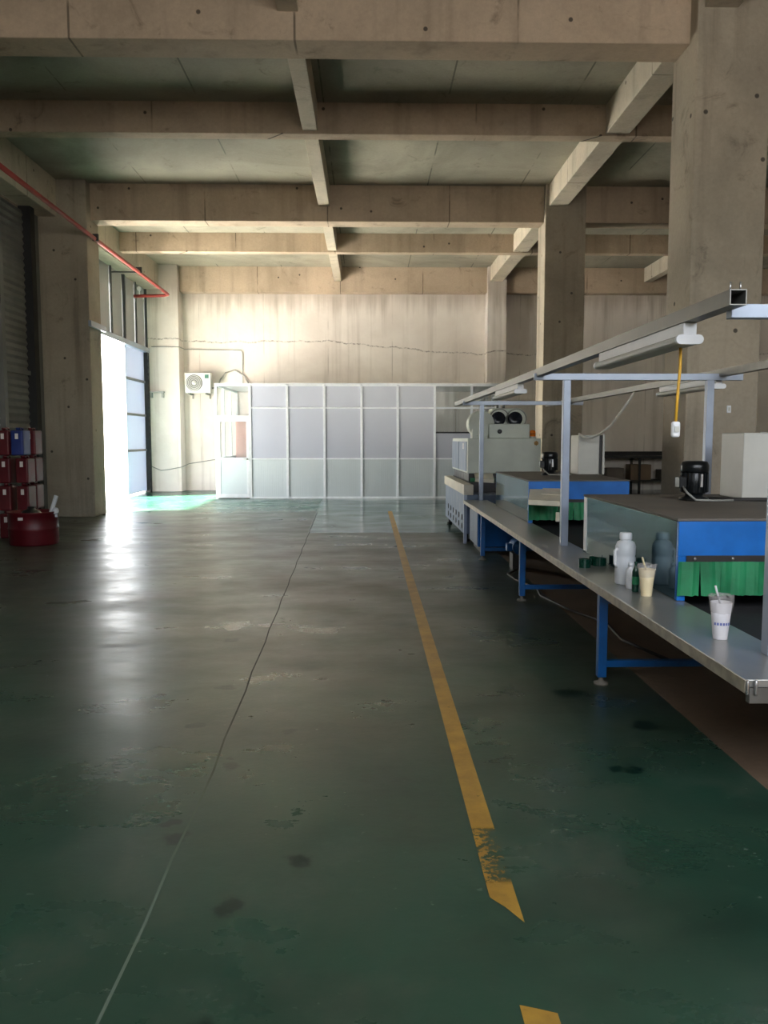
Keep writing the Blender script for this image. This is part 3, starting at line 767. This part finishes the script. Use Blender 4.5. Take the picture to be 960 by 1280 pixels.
MB().tube([(1.93, 8.27, .87), (1.925, 8.26, .84), (1.915, 8.26, .81)], .006, 6).build('cord', 'cable_dark', t)
MB().box(1.895, 1.935, 8.25, 8.265, .715, .81).build('tag_body', 'board', t, bevel=.004)

# ---------------- cream machine at the far end of the line
t = thing('cream_machine', (2.15, 14.1, 0), 'cream machine with two round dark fans at the far end of the conveyor', 'machine')
MB().box(1.575, 2.73, 13.0, 15.3, 1.0, 1.55).build('upper_body', 'machine', t, bevel=.012)
MB().box(1.60, 2.70, 13.05, 15.25, .87, 1.0).build('neck', 'black', t)
dr = MB().box(1.565, 1.576, 13.1, 14.15, 1.03, 1.5).build('side_door', 'machine_door', t)
MB().box(1.562, 1.566, 13.45, 13.55, 1.38, 1.47).build('door_label', 'label', dr)
dr2 = MB().box(1.565, 1.576, 14.2, 15.25, 1.03, 1.5).build('side_door', 'machine_door', t)
MB().box(1.93, 2.58, 13.15, 13.75, 1.55, 1.78).build('fan_plinth', 'machine', t, bevel=.01)
for cx in (2.09, 2.36):
    h = MB().lathe((cx+.02, 13.25, 1.86), [(.17,0),(.175,.02),(.175,.45),(.17,.47)], 28, 'y').build('fan_housing', 'machine', t)
    MB().lathe((cx, 13.245, 1.86), [(.115,.0),(.115,-.02),(.10,-.03),(.0,-.032)], 24, 'y').build('fan_disc', 'dark_glass', h)
    MB().tube([(cx+.02+.155*math.cos(a*math.pi/14), 13.24, 1.86+.155*math.sin(a*math.pi/14)) for a in range(28)], .008, 6, True).build('fan_ring', 'galv', h)
MB().box(2.0, 2.46, 13.3, 13.7, 1.95, 2.03).build('top_duct', 'machine', t, bevel=.02)
for cx in (2.10, 2.20): MB().lathe((cx, 13.4, 2.03), [(.02,0),(.02,.09)], 10).build('stub_pipe', 'galv', t)
MB().lathe((1.82, 13.2, 1.78), [(.2,0),(.21,.03),(.21,.3),(.2,.32)], 24, 'y').build('blower_scroll', 'machine', t)
MB().box(1.74, 1.92, 13.22, 13.5, 1.55, 1.75).build('blower_foot', 'machine', t)
MB().box(1.66, 1.72, 13.1, 13.3, 1.55, 1.70).build('side_bracket', 'machine', t)
MB().lathe((2.1, 13.15, 1.66), [(.035,0),(.035,-.02),(.02,-.025)], 16, 'y').build('dial', 'black', t)
be = MB().lathe((2.62, 13.12, 1.55), [(.05,0),(.05,.03)], 14).build('beacon_base', 'cabinet', t)
MB().lathe((2.62, 13.12, 1.58), [(.046,0),(.046,.07),(.04,.09),(.015,.1)], 14).build('beacon_lens', 'amber', be)
MB().lathe((2.62, 13.12, 1.615), [(.048,0),(.048,.012)], 14).build('beacon_band', 'amber_dark', be)
stk = MB()
pts = [(2.655+(.03 if i % 2 else .042)*math.cos(i*math.pi/8), 12.996, 1.475+(.03 if i % 2 else .042)*math.sin(i*math.pi/8)) for i in range(16)]
stk.add(pts+[(a, 13.001, c) for a, _, c in pts], [tuple(range(16)), tuple(range(31, 15, -1))]+[(i, (i+1) % 16, 16+(i+1) % 16, 16+i) for i in range(16)])
stk.build('round_sticker', 'sticker', t)
MB().box(1.42, 1.56, 12.12, 15.2, .72, .87).build('side_rail', 'beige', t, bevel=.004)
MB().box(1.58, 2.72, 12.7, 15.2, .70, .87).build('bed', 'dark_rail', t)
base_ = MB().box(1.44, 2.7, 12.25, 15.15, .13, .72).build('base_cabinet', 'machine_door', t, bevel=.008)
for r_ in range(2):
    for k in range(6):
        MB().lathe((1.44, 12.5+k*.42, .36-r_*.13), [(.045,0),(.045,-.008),(.02,-.01)], 12, 'x').build('vent_hole_disc', 'black', base_)  # raised black discs stand in for the dark inside of vent holes
MB().box(1.425, 1.47, 12.14, 12.2, 0, .72).build('leg', 'white_steel', t)
for x, y in ((1.5, 12.4), (1.5, 15.0), (2.6, 12.4), (2.6, 15.0)): MB().lathe((x, y, 0), [(.05,0),(.05,.03),(.02,.04),(.02,.13)], 12).build('foot', 'black', t)
# small boards at machine mouth
t2 = thing('exit_board', (1.78, 12.9, .93), 'small cream boards at the mouth of the cream machine', 'board')
slab4(MB(), [(1.66, 12.70, .93), (1.95, 12.70, .91), (1.97, 12.985, .99), (1.68, 12.985, 1.0)], .012).build('board', 'board', t2)
slab4(MB(), [(1.655, 12.69, .885), (1.945, 12.69, .865), (1.95, 12.70, .909), (1.66, 12.70, .929)], .01).build('front_lip', 'board', t2)
for k in range(5): MB().box(1.62+k*.2, 1.8+k*.2, 12.97+.005*(k % 2), 12.975+.005*(k % 2), .72, .93).build('curtain_strip', 'curtain', t)

# cabinet under the ledge, blue drive motor
t = thing('floor_cabinet', (1.75, 11.6, 0), 'grey and blue cabinet tucked under the far end of the ledge', 'cabinet')
MB().box(1.50, 2.1, 11.15, 12.0, .08, .545).build('body', 'blue', t, bevel=.006)
MB().box(1.493, 1.50, 11.17, 11.98, .09, .54).build('side_panel', 'machine_door', t)
MB().box(1.55, 2.05, 11.2, 11.95, 0, .08).build('plinth', 'black', t)
t = thing('drive_motor', (1.82, 9.7, 0), 'blue round drive motor on the floor beneath the ledge', 'motor')
MB().lathe((1.80, 9.62, .27), [(.0,0),(.085,0.0),(.09,.02),(.09,.06),(.08,.07),(.08,.30),(.085,.31)], 22, 'y', caps=False).build('body', 'blue_dark', t)
MB().box(1.72, 1.88, 9.68, 9.9, .0, .19).build('stand', 'dark_rail', t)
MB().box(1.66, 1.73, 9.72, 9.84, .22, .30).build('terminal_box', 'blue_dark', t)
cp_ = [(1.74, 9.55, .02), (1.6, 9.3, .012), (1.62, 8.9, .012), (1.75, 8.4, .012), (1.7, 8.0, .012), (1.82, 7.3, .012), (2.0, 6.8, .012), (1.95, 6.2, .012), (2.1, 5.6, .012)]
tag(MB().tube(cp_, .012, 6).build('floor_cable', 'cable_dark', base=cp_[0]), 'grey cable trailing on the floor under the conveyor', 'cable')

# ---------------- things on the ledge
Z = LZ
# big white jug
x, y = 1.60, 5.06
t = thing('plastic_jug', (x, y, Z), 'tall milky white plastic jug standing on the ledge', 'bottle')
MB().lathe((x, y, Z), [(.0,0),(.055,0),(.062,.008),(.062,.165),(.058,.175),(.062,.185),(.062,.235),(.052,.262),(.034,.272),(.032,.282)], 24, caps=False).build('body', 'milky', t)
MB().lathe((x, y, Z+.278), [(.0,0),(.037,0),(.038,.004),(.038,.034),(.034,.042),(.0,.043)], 20, caps=False).build('cap', 'plastic_white', t)
MB().tube([(x-.055, y-.02, Z+.225), (x-.072, y-.025, Z+.21), (x-.072, y-.025, Z+.13), (x-.056, y-.02, Z+.11)], .010, 8).build('handle', 'plastic_white', t)
x, y = 1.585, 4.90
t = thing('small_bottle', (x, y, Z), 'small white bottle beside the tall jug', 'bottle')
MB().lathe((x, y, Z), [(.0,0),(.026,0),(.029,.005),(.029,.105),(.022,.122),(.014,.128),(.014,.135)], 18, caps=False).build('body', 'plastic_white', t)
MB().lathe((x, y, Z+.134), [(.0,0),(.017,0),(.017,.022),(.0,.023)], 14, caps=False).build('cap', 'milky', t)
x, y = 1.567, 4.80
t = thing('green_bottle', (x, y, Z), 'slim dark green bottle between small bottle and cream cup', 'bottle')
x = 1.578; y = 4.79
MB().lathe((x, y, Z), [(.0,0),(.018,0),(.02,.004),(.02,.12),(.012,.145),(.008,.15),(.008,.168),(.010,.17),(.010,.178),(.0,.178)], 16, caps=False).build('body', 'dark_green', t)
MB().lathe((x, y, Z+.045), [(.0205,0),(.0208,.002),(.0208,.045),(.0205,.047)], 16, caps=False).build('wrap_label', 'curtain', t)

def cup(x, y, h, r0, r1, mat, label, print_band, seed):
    rnd = random.Random(seed)
    t = thing('drink_cup', (x, y, Z), label, 'cup', 'plastic cups on the ledge')
    hb = h*.84
    MB().lathe((x, y, Z), [(.0,0),(r0,0),(r0+.001,.004),(r0+(r1-r0)*.5,hb*.5),(r1,hb),(r1-.003,hb),(r0-.002,.01),(.0,.01)], 24, caps=False).build('cup_wall', mat, t)
    MB().lathe((x, y, Z+hb*.86), [(.0,0),(r1*.93,0),(r1*.94,.002),(0,.003)], 20, caps=False).build('drink', mat, t)
    n = 30; vs = []; fs = []
    for i, (rr, hh, am) in enumerate(((r1*.97, hb*.72, .002), (r1*1.03, hb*.84, .002), (r1*1.07, hb*.95, .003), (r1*1.14, h*.92, .004), (r1*1.17, h*.97, .005), (r1*1.06, h*1.0, .004), (r1*.96, h*.95, .003))):
        for k in range(n):
            a = 2*math.pi*k/n; r = rr+rnd.uniform(-am, am); z_ = Z+hh+rnd.uniform(-am, am)*1.2
            vs.append((x+r*math.cos(a), y+r*math.sin(a), z_))
    for i in range(6):
        for k in range(n): fs.append((i*n+k, i*n+(k+1) % n, (i+1)*n+(k+1) % n, (i+1)*n+k))
    MB().add(vs, fs).build('plastic_bag', 'bag', t)
    MB().tube([(x+.005, y, Z+hb*.8), (x-r1*.55, y-.01, Z+h*1.08), (x-r1*.72, y-.012, Z+h*1.22)], .005, 7).build('spoon', mat, t)
    if print_band:
        zz = Z+hb*.40; rr = r0+(r1-r0)*.42+.0012
        for k in range(7):
            a0 = R(205+k*19); 
            vs = []
            for j in range(4):
                a = a0+R(13)*j/3
                for dz in (0, .012): vs += [(x+rr*math.cos(a), y+rr*math.sin(a), zz+dz)]
            MB().add(vs, [(2*j, 2*j+2, 2*j+3, 2*j+1) for j in range(3)]).build('print_mark', 'print_blue', t)
    return t
cup(1.60, 4.66, .185, .030, .046, 'cream_drink', 'cream coloured drink cup in a crumpled plastic bag', False, 3)
cup(1.59, 3.64, .20, .031, .047, 'white_drink', 'white drink cup with blue print nearest the ledge end', True, 5)
# coil of dark green tape
t = thing('green_tape', (1.56, 5.75, Z), 'dark green tape coil lying on the ledge before the tunnel', 'tape')
sp = []
for i in range(61):
    a = i/60*2*math.pi*3; r = .025+.018*i/60; sp.append((1.52+r*math.cos(a), 5.72+r*math.sin(a), Z))
MB().ribbon(sp, (0, 0, .06), .003).build('coil', 'dark_green', t)
sp = []
for i in range(41):
    u = i/40; sp.append((1.56+.13*u, 5.74+.05*math.sin(u*7)+.10*u, Z))
MB().ribbon(sp, (0, 0, .065), .003).build('loose_end', 'dark_green', t)
sp = []
for i in range(41):
    a = i/40*2*math.pi*2; r = .03+.012*i/40; sp.append((1.645+r*math.cos(a)*1.2, 5.80+r*math.sin(a), Z))
MB().ribbon(sp, (0, 0, .055), .003).build('coil', 'dark_green', t)

# ================================================================== BACK RIGHT THINGS
t = thing('work_table', (7.8, 24.3, 0), 'dark steel work table against the back wall at the right', 'table')
MB().box(6.6, 9.4, 23.9, 24.8, .98, 1.04).build('table_top', 'dark_steel', t)
for x in (6.65, 7.9, 9.3):
    for y in (23.95, 24.7): MB().box(x, x+.06, y, y+.06, 0, .98).build('leg', 'dark_steel', t)
MB().box(6.7, 9.3, 23.95, 24.75, .3, .34).build('lower_shelf', 'dark_steel', t)
MB().box(6.6, 9.4, 24.78, 24.84, 1.04, 1.16).build('upstand', 'dark_steel', t)
for i, (xx, ww, hh) in enumerate(((7.0, .5, .35), (7.7, .6, .45), (8.6, .5, .3))):
    b_ = MB().box(xx, xx+ww, 24.05, 24.55, .34, .34+hh).build('carton', 'tunnel_top' if i != 1 else 'floor_bare', base=(xx+ww/2, 24.3, .34), bevel=.01)
    tag(b_, ['small grey carton on the shelf of the back work table', 'brown carton in the middle of the back work table shelf', 'low grey carton at the right of the back work table shelf'][i], 'carton')
t = thing('wall_switch', (3.98, 9.1, 1.9), 'small white switch plate on the nearest right column', 'switch')
MB().box(3.955, 4.0, 9.085, 9.1, 1.83, 1.91).build('plate', 'plastic_white', t, bevel=.003)
MB().box(3.968, 3.987, 9.08, 9.086, 1.85, 1.89).build('rocker', 'cabinet', t)
